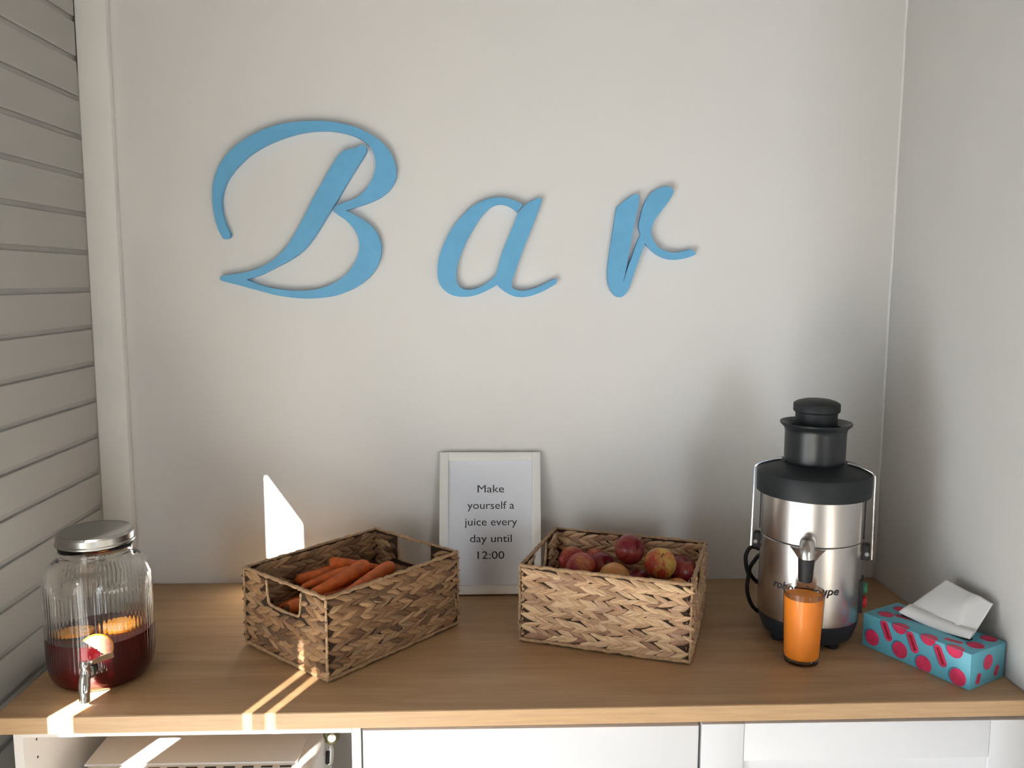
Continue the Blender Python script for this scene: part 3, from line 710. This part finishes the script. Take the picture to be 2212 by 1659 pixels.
lathe('lid', [(0.0, 0.2625), (0.0628, 0.2625), (0.0640, 0.2632), (0.0665, 0.2620), (0.0684, 0.2585), (0.0686, 0.2480), (0.0705, 0.2465), (0.0705, 0.2440), (0.0700, 0.2432), (0.0680, 0.2440), (0.0680, 0.2560), (0.0, 0.2590)], M['lid_metal'], t, 96, angle=25)
tap = bpy.data.objects.new('tap', None); COL.objects.link(tap); tap.parent = t
tap.rotation_euler = (0, 0, TA); tap.location = (0, 0, 0.0)
# tap meshes use x outward, y sideways
def lat_x(name, prof, mat, parent, loc, seg=28):
    return lathe(name, prof, mat, parent, seg, loc=loc, rot=(0, PI/2, 0))
tb = bmesh.new()
tube_bm(tb, crom([(0.098, 0, 0.050), (0.112, 0, 0.051), (0.124, 0, 0.047), (0.131, 0, 0.036), (0.1335, 0, 0.022), (0.1345, 0, 0.010)], 5), [0.0082]*8+[0.0096]*6+[0.0100]*6+[0.0092]*6, 18)
lathe_bm(tb, [(0.0, 0.045), (0.0082, 0.045), (0.0088, 0.056), (0.0075, 0.059), (0.0075, 0.062), (0.0085, 0.064), (0.0085, 0.070), (0.0060, 0.0735), (0.0, 0.074)], 20, cx=0.121)
tap_body = fin(tb, 'tap_body', M['chrome'], None, True, angle=45)
COL.objects.unlink(tap_body)
bpy.data.objects.remove(tap, do_unlink=True)
tap = link('tap', tap_body.data, None, t, rot=(0, 0, TA))
bpy.data.objects.remove(tap_body, do_unlink=True)
lat_x('washer', [(0.0, -0.003), (0.0145, -0.003), (0.0150, 0.0), (0.0145, 0.003), (0.0, 0.003)], M['rubber'], tap, (0.0985, 0, 0.050))
lat_x('nut', [(0.0, -0.002), (0.0115, -0.002), (0.0115, 0.003), (0.0, 0.003)], M['silicone'], tap, (0.1045, 0, 0.050), 6)
bm = bmesh.new()
q = crom([(0.120, 0.004, 0.0685), (0.121, 0.018, 0.0725), (0.122, 0.034, 0.078), (0.1225, 0.050, 0.082)], 4)
rows = []
for i, c in enumerate(q):
    s = i/(len(q)-1); w = 0.0035+0.0035*min(1, s*1.6)*(1 if s < 0.95 else 0.75)
    rows.append([bm.verts.new(c+Vector((dx+dz*w*0.45, 0, dz*w*0.9))) for dx, dz in ((-0.0014, -1), (0.0014, -1), (0.0014, 1), (-0.0014, 1))])
for A, B in zip(rows, rows[1:]):
    for k in range(4): bm.faces.new((A[k], A[(k+1) % 4], B[(k+1) % 4], B[k]))
bm.faces.new(rows[0]); bm.faces.new(rows[-1][::-1])
bmesh.ops.bevel(bm, geom=list(bm.edges), offset=0.0006, segments=2, affect='EDGES')
lever = fin(bm, 'lever', M['chrome'], tap, True, angle=40)
bm = bmesh.new(); vs = []
for i in range(20):
    a = 2*PI*i/20; f = 0.58+0.30*math.cos(a); u = math.sin(a)*0.0046
    cc = Vector((0.1195+0.0025*f, 0.004+0.046*f, 0.0685+0.0135*f))
    vs.append(bm.verts.new(cc+Vector((0.0018+u*0.45, 0, u*0.9))))
bm.faces.new(vs)
r = bmesh.ops.extrude_face_region(bm, geom=list(bm.faces))
for g in r['geom']:
    if isinstance(g, bmesh.types.BMVert): g.co.x -= 0.0010
fin(bm, 'lever_inlay', M['silicone'], lever)

def slice_disc(label, loc, r, rot, mats, th=0.007, group='citrus slices in the jar'):
    s = thing('orange_slice', label, 'fruit slice', loc, 0, group); s.rotation_euler = rot
    lathe('peel', [(r*0.90, -th/2), (r, -th/2+0.0008), (r, th/2-0.0008), (r*0.90, th/2), (r*0.88, 0), (r*0.90, -th/2)], mats[1], s, 48)
    lathe('pith', [(0, -th/2+0.0005), (r*0.91, -th/2+0.0005), (r*0.91, th/2-0.0005), (0, th/2-0.0005)], mats[2], s, 40)
    for k in range(9):
        a0 = 2*PI*k/9+0.05; a1 = 2*PI*(k+1)/9-0.05
        bm = bmesh.new(); lo = []; hi = []
        for (rr, a) in [(0.10, (a0+a1)/2)] + [(0.84, a0+(a1-a0)*j/5) for j in range(6)]:
            lo.append(bm.verts.new((r*rr*math.cos(a), r*rr*math.sin(a), -th/2-0.0002))); hi.append(bm.verts.new((r*rr*math.cos(a), r*rr*math.sin(a), th/2+0.0004)))
        bm.faces.new(hi); bm.faces.new(lo[::-1])
        for i in range(len(lo)): bm.faces.new((lo[i], lo[(i+1) % 7], hi[(i+1) % 7], hi[i]))
        fin(bm, 'segment', mats[0], s)
    return s
om = (M['orange_flesh'], M['orange_peel'], M['pith'])
slice_disc('orange slice floating on the right of the red drink', (JX+0.033, JY+0.004, CZ+0.0910), 0.031, (0.10, 0.03, 0.4), om)
slice_disc('orange slice floating at the left front of the red drink', (JX-0.035, JY-0.020, CZ+0.0905), 0.031, (-0.05, 0.06, 1.1), om)
# grapefruit wedge pressed flat against the inside of the glass
wa = math.radians(-69.0); R0 = 0.0928
wt = thing('citrus_wedge', 'pale pink citrus wedge pressed against the front glass of the jar', 'fruit slice', (JX, JY, CZ))
wt.scale = (JS, JS, 1.0)
def wedge(r0, r1, a0, a1, d0, d1, name, mat, parent):
    bm = bmesh.new(); g = {}
    NA, NR2 = 14, 4
    for lay, dd in enumerate((d0, d1)):
        for i in range(NA+1):
            for j in range(NR2+1):
                a = a0+(a1-a0)*i/NA; rr = r0+(r1-r0)*j/NR2
                s = rr*math.cos(a)-0.002; z = 0.083+rr*math.sin(a)
                th = wa+s/0.09
                g[lay, i, j] = bm.verts.new(((R0+dd)*math.cos(th), (R0+dd)*math.sin(th), z))
    for i in range(NA):
        for j in range(NR2):
            bm.faces.new((g[1,i,j], g[1,i+1,j], g[1,i+1,j+1], g[1,i,j+1])); bm.faces.new((g[0,i,j], g[0,i,j+1], g[0,i+1,j+1], g[0,i+1,j]))
    for i in range(NA):
        for j, in ((0,), (NR2,)):
            bm.faces.new((g[0,i,j], g[0,i+1,j], g[1,i+1,j], g[1,i,j]))
    for j in range(NR2):
        for i in (0, NA): bm.faces.new((g[0,i,j], g[0,i,j+1], g[1,i,j+1], g[1,i,j]))
    return fin(bm, name, mat, parent, True, angle=40)
A0, A1 = math.radians(-42), math.radians(140)
wedge(0.0245, 0.0272, A0, A1, 0.0, 0.0024, 'peel', M['orange_peel'], wt)
wedge(0.0015, 0.0246, A0, A1, 0.0, 0.0022, 'pith', M['pith'], wt)
for k in range(4):
    s0 = A0+(A1-A0)*k/4+0.04; s1 = A0+(A1-A0)*(k+1)/4-0.04
    wedge(0.004, 0.0230, s0, s1, 0.0002, 0.0027, 'segment', M['grapefruit'], wt)

# ------------------------------------------------------------------ juicer
JR = -0.43
t = thing('juice_extractor', 'tall steel and black electric juice extractor', 'juicer', (0.6495, -0.314, CZ), JR)
base = lathe('base', [(0.0, 0.0090), (0.0790, 0.0090), (0.0850, 0.0120), (0.0915, 0.0300), (0.0957, 0.0460), (0.0957, 0.0495), (0.0, 0.0495)], M['navy'], t, 72, angle=30)
for a in (45, 135, 225, 315):
    lathe('foot', [(0, 0.0), (0.012, 0.0), (0.0135, 0.003), (0.0135, 0.011), (0, 0.011)], M['rubber'], base, 20, loc=(0.070*math.cos(math.radians(a)), 0.070*math.sin(math.radians(a)), 0))
body = lathe('body', [(0.0, 0.0485), (0.0952, 0.0485), (0.0964, 0.0505), (0.0964, 0.0550), (0.0957, 0.2038), (0.0949, 0.2050), (0.0, 0.2050)], M['steel'], t, 96, angle=30)
lathe('bowl', [(0.0000, 0.2063), (0.0948, 0.2063), (0.0959, 0.2076), (0.0961, 0.2952), (0.0929, 0.2970), (0.0000, 0.2970)], M['steel'], t, 96, angle=30)
lathe('seam_gasket', [(0.0920, 0.2045), (0.0938, 0.2045), (0.0938, 0.2068), (0.0920, 0.2068)], M['rubber'], t, 72)
lathe('lid', [(0.0000, 0.2916), (0.1040, 0.2916), (0.1072, 0.2930), (0.1078, 0.2961), (0.1078, 0.3289), (0.1063, 0.3341), (0.1007, 0.3390), (0.0874, 0.3446), (0.0718, 0.3488), (0.0598, 0.3512), (0.0000, 0.3522)], M['black_matt'], t, 96, angle=28)
chute = lathe('feed_chute', [(0.0515, 0.3552), (0.0515, 0.4198), (0.0589, 0.4271), (0.0667, 0.4305), (0.0676, 0.4294), (0.0664, 0.4254), (0.0615, 0.4211), (0.0589, 0.4177), (0.0575, 0.4112), (0.0572, 0.3572), (0.0557, 0.3505), (0.0515, 0.3498), (0.0515, 0.3552)], M['black'], t, 80, angle=35)
lathe('pusher', [(0.0000, 0.3652), (0.0391, 0.3652), (0.0391, 0.4488), (0.0419, 0.4502), (0.0437, 0.4524), (0.0437, 0.4652), (0.0428, 0.4674), (0.0368, 0.4710), (0.0258, 0.4743), (0.0129, 0.4761), (0.0000, 0.4765)], M['black_matt'], t, 72, angle=28)
for s in (-1, 1):
    bm = bmesh.new()
    prof = [(0.0607, 0.3527), (0.0736, 0.3502), (0.0883, 0.3463), (0.1021, 0.3404), (0.1086, 0.3345), (0.1102, 0.3268), (0.1104, 0.2833), (0.1110, 0.2415), (0.1115, 0.2000), (0.1121, 0.1688)]
    prof = [(p.x, p.y) for p in crom([Vector((a, b)) for a, b in prof], 3)]
    rows = []
    for i, (r, z) in enumerate(prof):
        w = 0.008 if i < 12 else 0.007
        rows.append([bm.verts.new((s*r, -w, z)), bm.verts.new((s*r, w, z)), bm.verts.new((s*(r+0.0022), w, z+0.0006)), bm.verts.new((s*(r+0.0022), -w, z+0.0006))])
    for A, B in zip(rows, rows[1:]):
        for k2 in range(4): bm.faces.new((A[k2], A[(k2+1) % 4], B[(k2+1) % 4], B[k2]))
    bm.faces.new(rows[0]); bm.faces.new(rows[-1][::-1])
    arm = fin(bm, 'clamp_arm', M['chrome'], t, True, angle=35)
    tag(arm, 'chrome clamp strap')
    bm = bmesh.new(); bx(bm, (min(s*0.093, s*0.1090), -0.010, 0.166), (max(s*0.093, s*0.1090), 0.010, 0.199), 0.004, 3)
    clip = fin(bm, 'clamp_bracket', M['rubber'], t, True, angle=35)
    lathe('pivot', [(0, -0.012), (0.004, -0.012), (0.004, 0.012), (0, 0.012)], M['silicone'], clip, 14, loc=(s*0.104, 0, 0.180), rot=(PI/2, 0, 0))
    bm = bmesh.new(); bx(bm, (min(s*0.0925, s*0.0985), -0.005, 0.206), (max(s*0.0925, s*0.0985), 0.005, 0.292), 0.002, 2)
    fin(bm, 'side_guide', M['rubber'], t, True, angle=35)
# spout, front is local -y
sp = bmesh.new()
tube_bm(sp, crom([(0, -0.084, 0.212), (0, -0.102, 0.2175), (0, -0.115, 0.2155), (0, -0.1225, 0.205), (0, -0.1240, 0.190)], 5), [0.0142]*21, 26)
spout = fin(sp, 'spout', M['steel'], t, True, angle=45)
lathe('spout_tip', [(0.009, 0.194), (0.0144, 0.194), (0.0146, 0.191), (0.0132, 0.156), (0.0120, 0.150), (0.009, 0.150), (0.009, 0.194)], M['rubber'], spout, 32, loc=(0, -0.1240, 0))
bm = bmesh.new()                                            # flared cowl behind the spout
rows = []
for i in range(13):
    a = -0.34+0.68*i/12; dd = 1-abs(a)/0.34
    top = 0.2030; bot = 0.2030-0.045*dd**1.2-0.001
    rr = 0.0962+0.008*dd
    rows.append([bm.verts.new((0.0962*math.sin(a), -0.0962*math.cos(a), bot)), bm.verts.new((rr*math.sin(a), -rr*math.cos(a), (top+bot)/2)), bm.verts.new(((rr+0.003)*math.sin(a), -(rr+0.003)*math.cos(a), top)), bm.verts.new((0.0950*math.sin(a), -0.0950*math.cos(a), top))])
for A, B in zip(rows, rows[1:]):
    for k2 in range(3): bm.faces.new((A[k2], A[k2+1], B[k2+1], B[k2]))
fin(bm, 'spout_cowl', M['steel'], t, True, angle=50)
# lettering wrapped round the body
def wrap_text(body_txt, size, z, phi, width=None, shear=0.0, off=0.0, R=0.0966):
    me = text_mesh(body_txt, size, 0.00004, shear=shear, offset=off)
    xs = [v.co.x for v in me.vertices]; mid = (max(xs)+min(xs))/2; sx = (width/(max(xs)-min(xs))) if width else 1.0
    for v in me.vertices:
        x, y, zz = v.co; a = phi+(x-mid)*sx/R
        v.co = ((R+zz)*math.sin(a), -(R+zz)*math.cos(a), z+y)
    return link('lettering', me, M['ink'], body)
o = wrap_text('robot', 0.0215, 0.1155, -0.41, 0.051, 0.22, 0.0004); o['label'] = 'black printed word robot'
o = wrap_text('coupe', 0.0215, 0.1155, 0.35, 0.058, 0.22, 0.0004); o['label'] = 'black printed word coupe'
bm = bmesh.new()                                            # small whisk-like emblem between the words
def arc_pts(c, r, a0, a1, n=14):
    return [(c[0]+r*math.cos(a0+(a1-a0)*i/n), c[1]+r*math.sin(a0+(a1-a0)*i/n)) for i in range(n+1)]
for pts in (arc_pts((-0.001, 0.0055), 0.0052, 0.5, 6.2), [(0.0045, 0.0005), (0.0065, 0.0150), (0.0020, 0.0150)]):
    tube_bm(bm, [(0.0966*math.sin(-0.02+x/0.0966), -0.0966*math.cos(-0.02+x/0.0966), 0.1155+y) for x, y in pts], 0.0007, 6)
o = fin(bm, 'emblem', M['ink'], body, True); o['label'] = 'small black emblem between the words'
o = wrap_text('a', 0.0150, 0.0600, 0.225, None, 0.0, 0.0002); o['label'] = 'black printed letter'
# switches on the right side
for z, mt, nm in ((0.108, M['green_btn'], 'start_button'), (0.080, M['red_btn'], 'stop_button')):
    lathe(nm, [(0, 0.0), (0.011, 0.0), (0.011, 0.006), (0.009, 0.008), (0, 0.008)], mt, t, 24, loc=(0.1005, 0.004, z), rot=(0, PI/2, 0))
box('switch_plate', (0.0900, -0.016, 0.062), (0.1010, 0.022, 0.128), M['rubber'], t, bev=0.002)
inv = Matrix.Rotation(-JR, 4, 'Z')
def jl(q): return inv @ Vector((q[0]-0.6495, q[1]+0.314, q[2]))
tube('power_cord', [jl(q) for q in crom([(0.605, -0.245, 0.135), (0.583, -0.210, 0.141), (0.562, -0.22, 0.148), (0.552, -0.22, 0.130), (0.554, -0.22, 0.105), (0.559, -0.22, 0.087), (0.557, -0.22, 0.064), (0.561, -0.22, 0.039), (0.573, -0.22, 0.016), (0.592, -0.215, 0.0045), (0.63, -0.17, 0.0045), (0.70, -0.12, 0.0045)], 6)], 0.0042, M['rubber'], t, 10)
tube('power_cord', [jl(q) for q in crom([(0.615, -0.235, 0.150), (0.592, -0.2, 0.127), (0.578, -0.2, 0.113), (0.567, -0.2, 0.091), (0.577, -0.2, 0.072), (0.590, -0.2, 0.062), (0.615, -0.235, 0.055)], 6)], 0.0042, M['rubber'], t, 10)

# ------------------------------------------------------------------ glass of carrot juice
t = thing('juice_glass', 'tall glass of orange carrot juice in front of the juicer', 'glass', (0.5924, -0.4372, CZ))
gp = [(0.0, 0.0008), (0.0270, 0.0005), (0.0300, 0.0010), (0.0318, 0.0040), (0.0322, 0.010)]
gp += [(0.0322+0.0050*(i/10), 0.010+0.1262*i/10) for i in range(1, 11)] + [(0.0366, 0.1372), (0.0356, 0.1364)]
gi = [(0.0356-0.0048*(i/10), 0.1364-0.1230*i/10) for i in range(1, 11)] + [(0.0290, 0.0112), (0.0, 0.0110)]
lathe('glass_wall', gp+gi, M['tumbler'], t, 72)
lathe('thick_base', [(0.0, 0.0018), (0.0262, 0.0018), (0.0285, 0.0030), (0.0302, 0.0060), (0.0300, 0.0100), (0.0, 0.0104)], M['solid_glass'], t, 12, smooth=False)
j = [(0.0, 0.0105), (0.0300, 0.0108)] + [(0.03125+0.0040*(i/8), 0.0140+0.1115*i/8) for i in range(9)] + [(0.0345, 0.1248), (0.0, 0.1246)]
tag(lathe('juice', j, M['juice'], t, 64), 'orange carrot juice')

# ------------------------------------------------------------------ tissue box
BL, BW, BH = 0.215, 0.104, 0.0654; BA = -1.0767
t = thing('tissue_box', 'cyan tissue box printed with pink macarons, in the right corner', 'tissue box', (0.8345, -0.4416, CZ), BA)
bm = bmesh.new(); bx(bm, (-BL/2, -BW/2, 0.0004), (BL/2, BW/2, BH), 0.0005, 2)
carton = fin(bm, 'carton', M['carton'], t, True, angle=35)
def decal(face, shapes, name, mat, lift):
    bm = bmesh.new()
    for pts in shapes:
        vs = []
        for a, b in pts:
            if face == 'front': a = min(max(a, -BL/2+.0003), BL/2-.0003); b = min(max(b, .0014), BH-.0003); vs.append(bm.verts.new((a, -BW/2-lift, b)))
            elif face == 'end': a = min(max(a, -BW/2+.0003), BW/2-.0003); b = min(max(b, .0014), BH-.0003); vs.append(bm.verts.new((BL/2+lift, a, b)))
            else: a = min(max(a, -BL/2+.0003), BL/2-.0003); b = min(max(b, -BW/2+.0003), BW/2-.0003); vs.append(bm.verts.new((a, b, BH+lift)))
        if len(vs) > 2: bm.faces.new(vs)
    r = bmesh.ops.extrude_face_region(bm, geom=list(bm.faces))
    nrm = {'front': Vector((0,1,0)), 'end': Vector((-1,0,0)), 'top': Vector((0,0,-1))}[face]
    for g in r['geom']:
        if isinstance(g, bmesh.types.BMVert): g.co += nrm*(lift-0.00002)
    return fin(bm, name, mat, carton)
def ell(c, ra, rb, rot=0.0, n=28):
    return [(c[0]+ra*math.cos(2*PI*i/n)*math.cos(rot)-rb*math.sin(2*PI*i/n)*math.sin(rot), c[1]+ra*math.cos(2*PI*i/n)*math.sin(rot)+rb*math.sin(2*PI*i/n)*math.cos(rot)) for i in range(n)]
def stad(c, hl, hw, rot):
    out = []
    for sgn in (1, -1):
        for i in range(9):
            a = -PI/2+PI*i/8
            x = sgn*(hl+hw*math.cos(a)*0.9); y = sgn*hw*math.sin(a)
            out.append((c[0]+x*math.cos(rot)-y*math.sin(rot), c[1]+x*math.sin(rot)+y*math.cos(rot)))
    return out
def macarons(face, circles, bars, sh):
    for c, r in circles:
        decal(face, [ell((c[0]+sh[0], c[1]+sh[1]), r*1.02, r*1.05, 0.2)], 'print_shadow', M['mac_shadow'], 0.00010)
        decal(face, [ell(c, r, r*1.03, 0.2)], 'printed_macaron', M['mac'], 0.00018)
    h = 0.55 if face == 'end' else 1.0
    for c, rt, s in bars:
        n = (-math.sin(rt), math.cos(rt))
        decal(face, [stad((c[0]+sh[0], c[1]+sh[1]), 0.0112*s*h, 0.0064*s, rt)], 'print_shadow', M['mac_shadow'], 0.00010)
        decal(face, [stad(c, 0.0112*s*h, 0.0066*s, rt)], 'printed_macaron', M['mac'], 0.00018)
        decal(face, [stad(c, 0.0108*s*h, 0.0026*s, rt)], 'print_filling', M['mac_dark'], 0.00026)
        for k in (-1, 1):
            decal(face, [stad((c[0]+n[0]*0.0036*s*k, c[1]+n[1]*0.0036*s*k), 0.0100*s*h, 0.0005, rt)], 'print_edge', M['mac_rim'], 0.00030)
fx = lambda u: -BL/2+u*BL
rt = math.radians(-64)
macarons('front', [((fx(.10), .345*BH), .0150), ((fx(.375), .32*BH), .0152), ((fx(.60), .20*BH), .0152), ((fx(.90), .24*BH), .0152), ((fx(.36), 1.02*BH), .0150), ((fx(.625), 1.02*BH), .0150), ((fx(.86), .97*BH), .0150)],
         [((fx(.236), .72*BH), rt, 1.15), ((fx(.488), .69*BH), rt, 1.15), ((fx(.742), .63*BH), rt, 1.15)], (-0.0030, 0.0012))
macarons('top', [((fx(.13), -.22*BW), .0135), ((fx(.12), .24*BW), .0130), ((fx(.36), -BW/2+.002), .0150), ((fx(.625), -BW/2+.002), .0150), ((fx(.86), -BW/2), .0150), ((fx(.91), -.08*BW), .0140), ((fx(.89), .38*BW), .0135), ((fx(.40), .40*BW), .0130), ((fx(.64), .42*BW), .0130)],
         [((fx(.255), -.05*BW), 0.3, 1.0), ((fx(.77), -.24*BW), 0.3, 0.9)], (-0.0028, 0.0010))
macarons('end', [((0.0, .62*BH), .0135)], [((-.25*BW, .24*BH), 1.2, 0.85), ((.27*BW, .28*BH), 1.2, 0.85)], (-0.0022, 0.0))
decal('top', [stad((0.004, 0.006), 0.060, 0.010, 0.0)], 'opening', M['slot'], 0.00036)
# the sheet standing out of the slot
invb = Matrix.Rotation(-BA, 4, 'Z')
def tl(q): return invb @ Vector((q[0]-0.8345, q[1]+0.4416, q[2]))
c1, c4, c2, c3 = tl((0.7984, -0.3900, 0.0700)), tl((0.8659, -0.5110, 0.0690)), tl((0.9030, -0.3590, 0.1250)), tl((0.9200, -0.4840, 0.1255))
bm = bmesh.new(); NS, NT = 34, 30; g = {}
nrm = (c4-c1).cross(c2-c1).normalized()
if nrm.z < 0: nrm = -nrm
for i in range(NS+1):
    for jx in range(NT+1):
        s, tt = i/NS, jx/NT
        q = c1.lerp(c4, s).lerp(c2.lerp(c3, s), tt)
        b = 0.006*math.sin(PI*tt)*math.sin(PI*s) - 0.008*math.sin(PI*s)*(1-tt)**2
        b += 0.0040*math.exp(-((s-0.80+0.22*tt)/0.05)**2)*(1-tt)*tt*3.0 + 0.0016*math.sin(9*s+4*tt)*tt*(1-tt)*2
        b += 0.0035*math.exp(-((s-0.45-0.3*tt)/0.13)**2)*tt
        if tt < 0.16: b += 0.0035*(0.16-tt)/0.16
        if tt < 0.16: b -= 0.0
        q = q + nrm*b
        g[i, jx] = bm.verts.new(q)
for i in range(NS):
    for jx in range(NT): bm.faces.new((g[i,jx], g[i+1,jx], g[i+1,jx+1], g[i,jx+1]))
sheet = fin(bm, 'tissue', M['tissue'], t, True)
sheet['label'] = 'white tissue pulled out of the slot'
md = sheet.modifiers.new('thickness', 'SOLIDIFY'); md.thickness = 0.0006
# hem folded forward along the lower edge of the sheet
bm = bmesh.new(); hem = []
for i in range(NS+1):
    s = i/NS; a = c1.lerp(c4, s); up = c1.lerp(c4, s).lerp(c2.lerp(c3, s), 0.24)
    bb = -0.008*math.sin(PI*s)
    hem.append([bm.verts.new(a+nrm*(bb+0.0046)+Vector((0, 0, 0.0004))), bm.verts.new(a.lerp(up, 0.5)+nrm*(bb*0.8+0.0058)), bm.verts.new(up+nrm*(bb*0.5+0.0042))])
for A, B in zip(hem, hem[1:]):
    for k2 in range(2): bm.faces.new((A[k2], B[k2], B[k2+1], A[k2+1]))
hm = fin(bm, 'hem', M['tissue'], sheet, True)
md = hm.modifiers.new('thickness', 'SOLIDIFY'); md.thickness = 0.0005
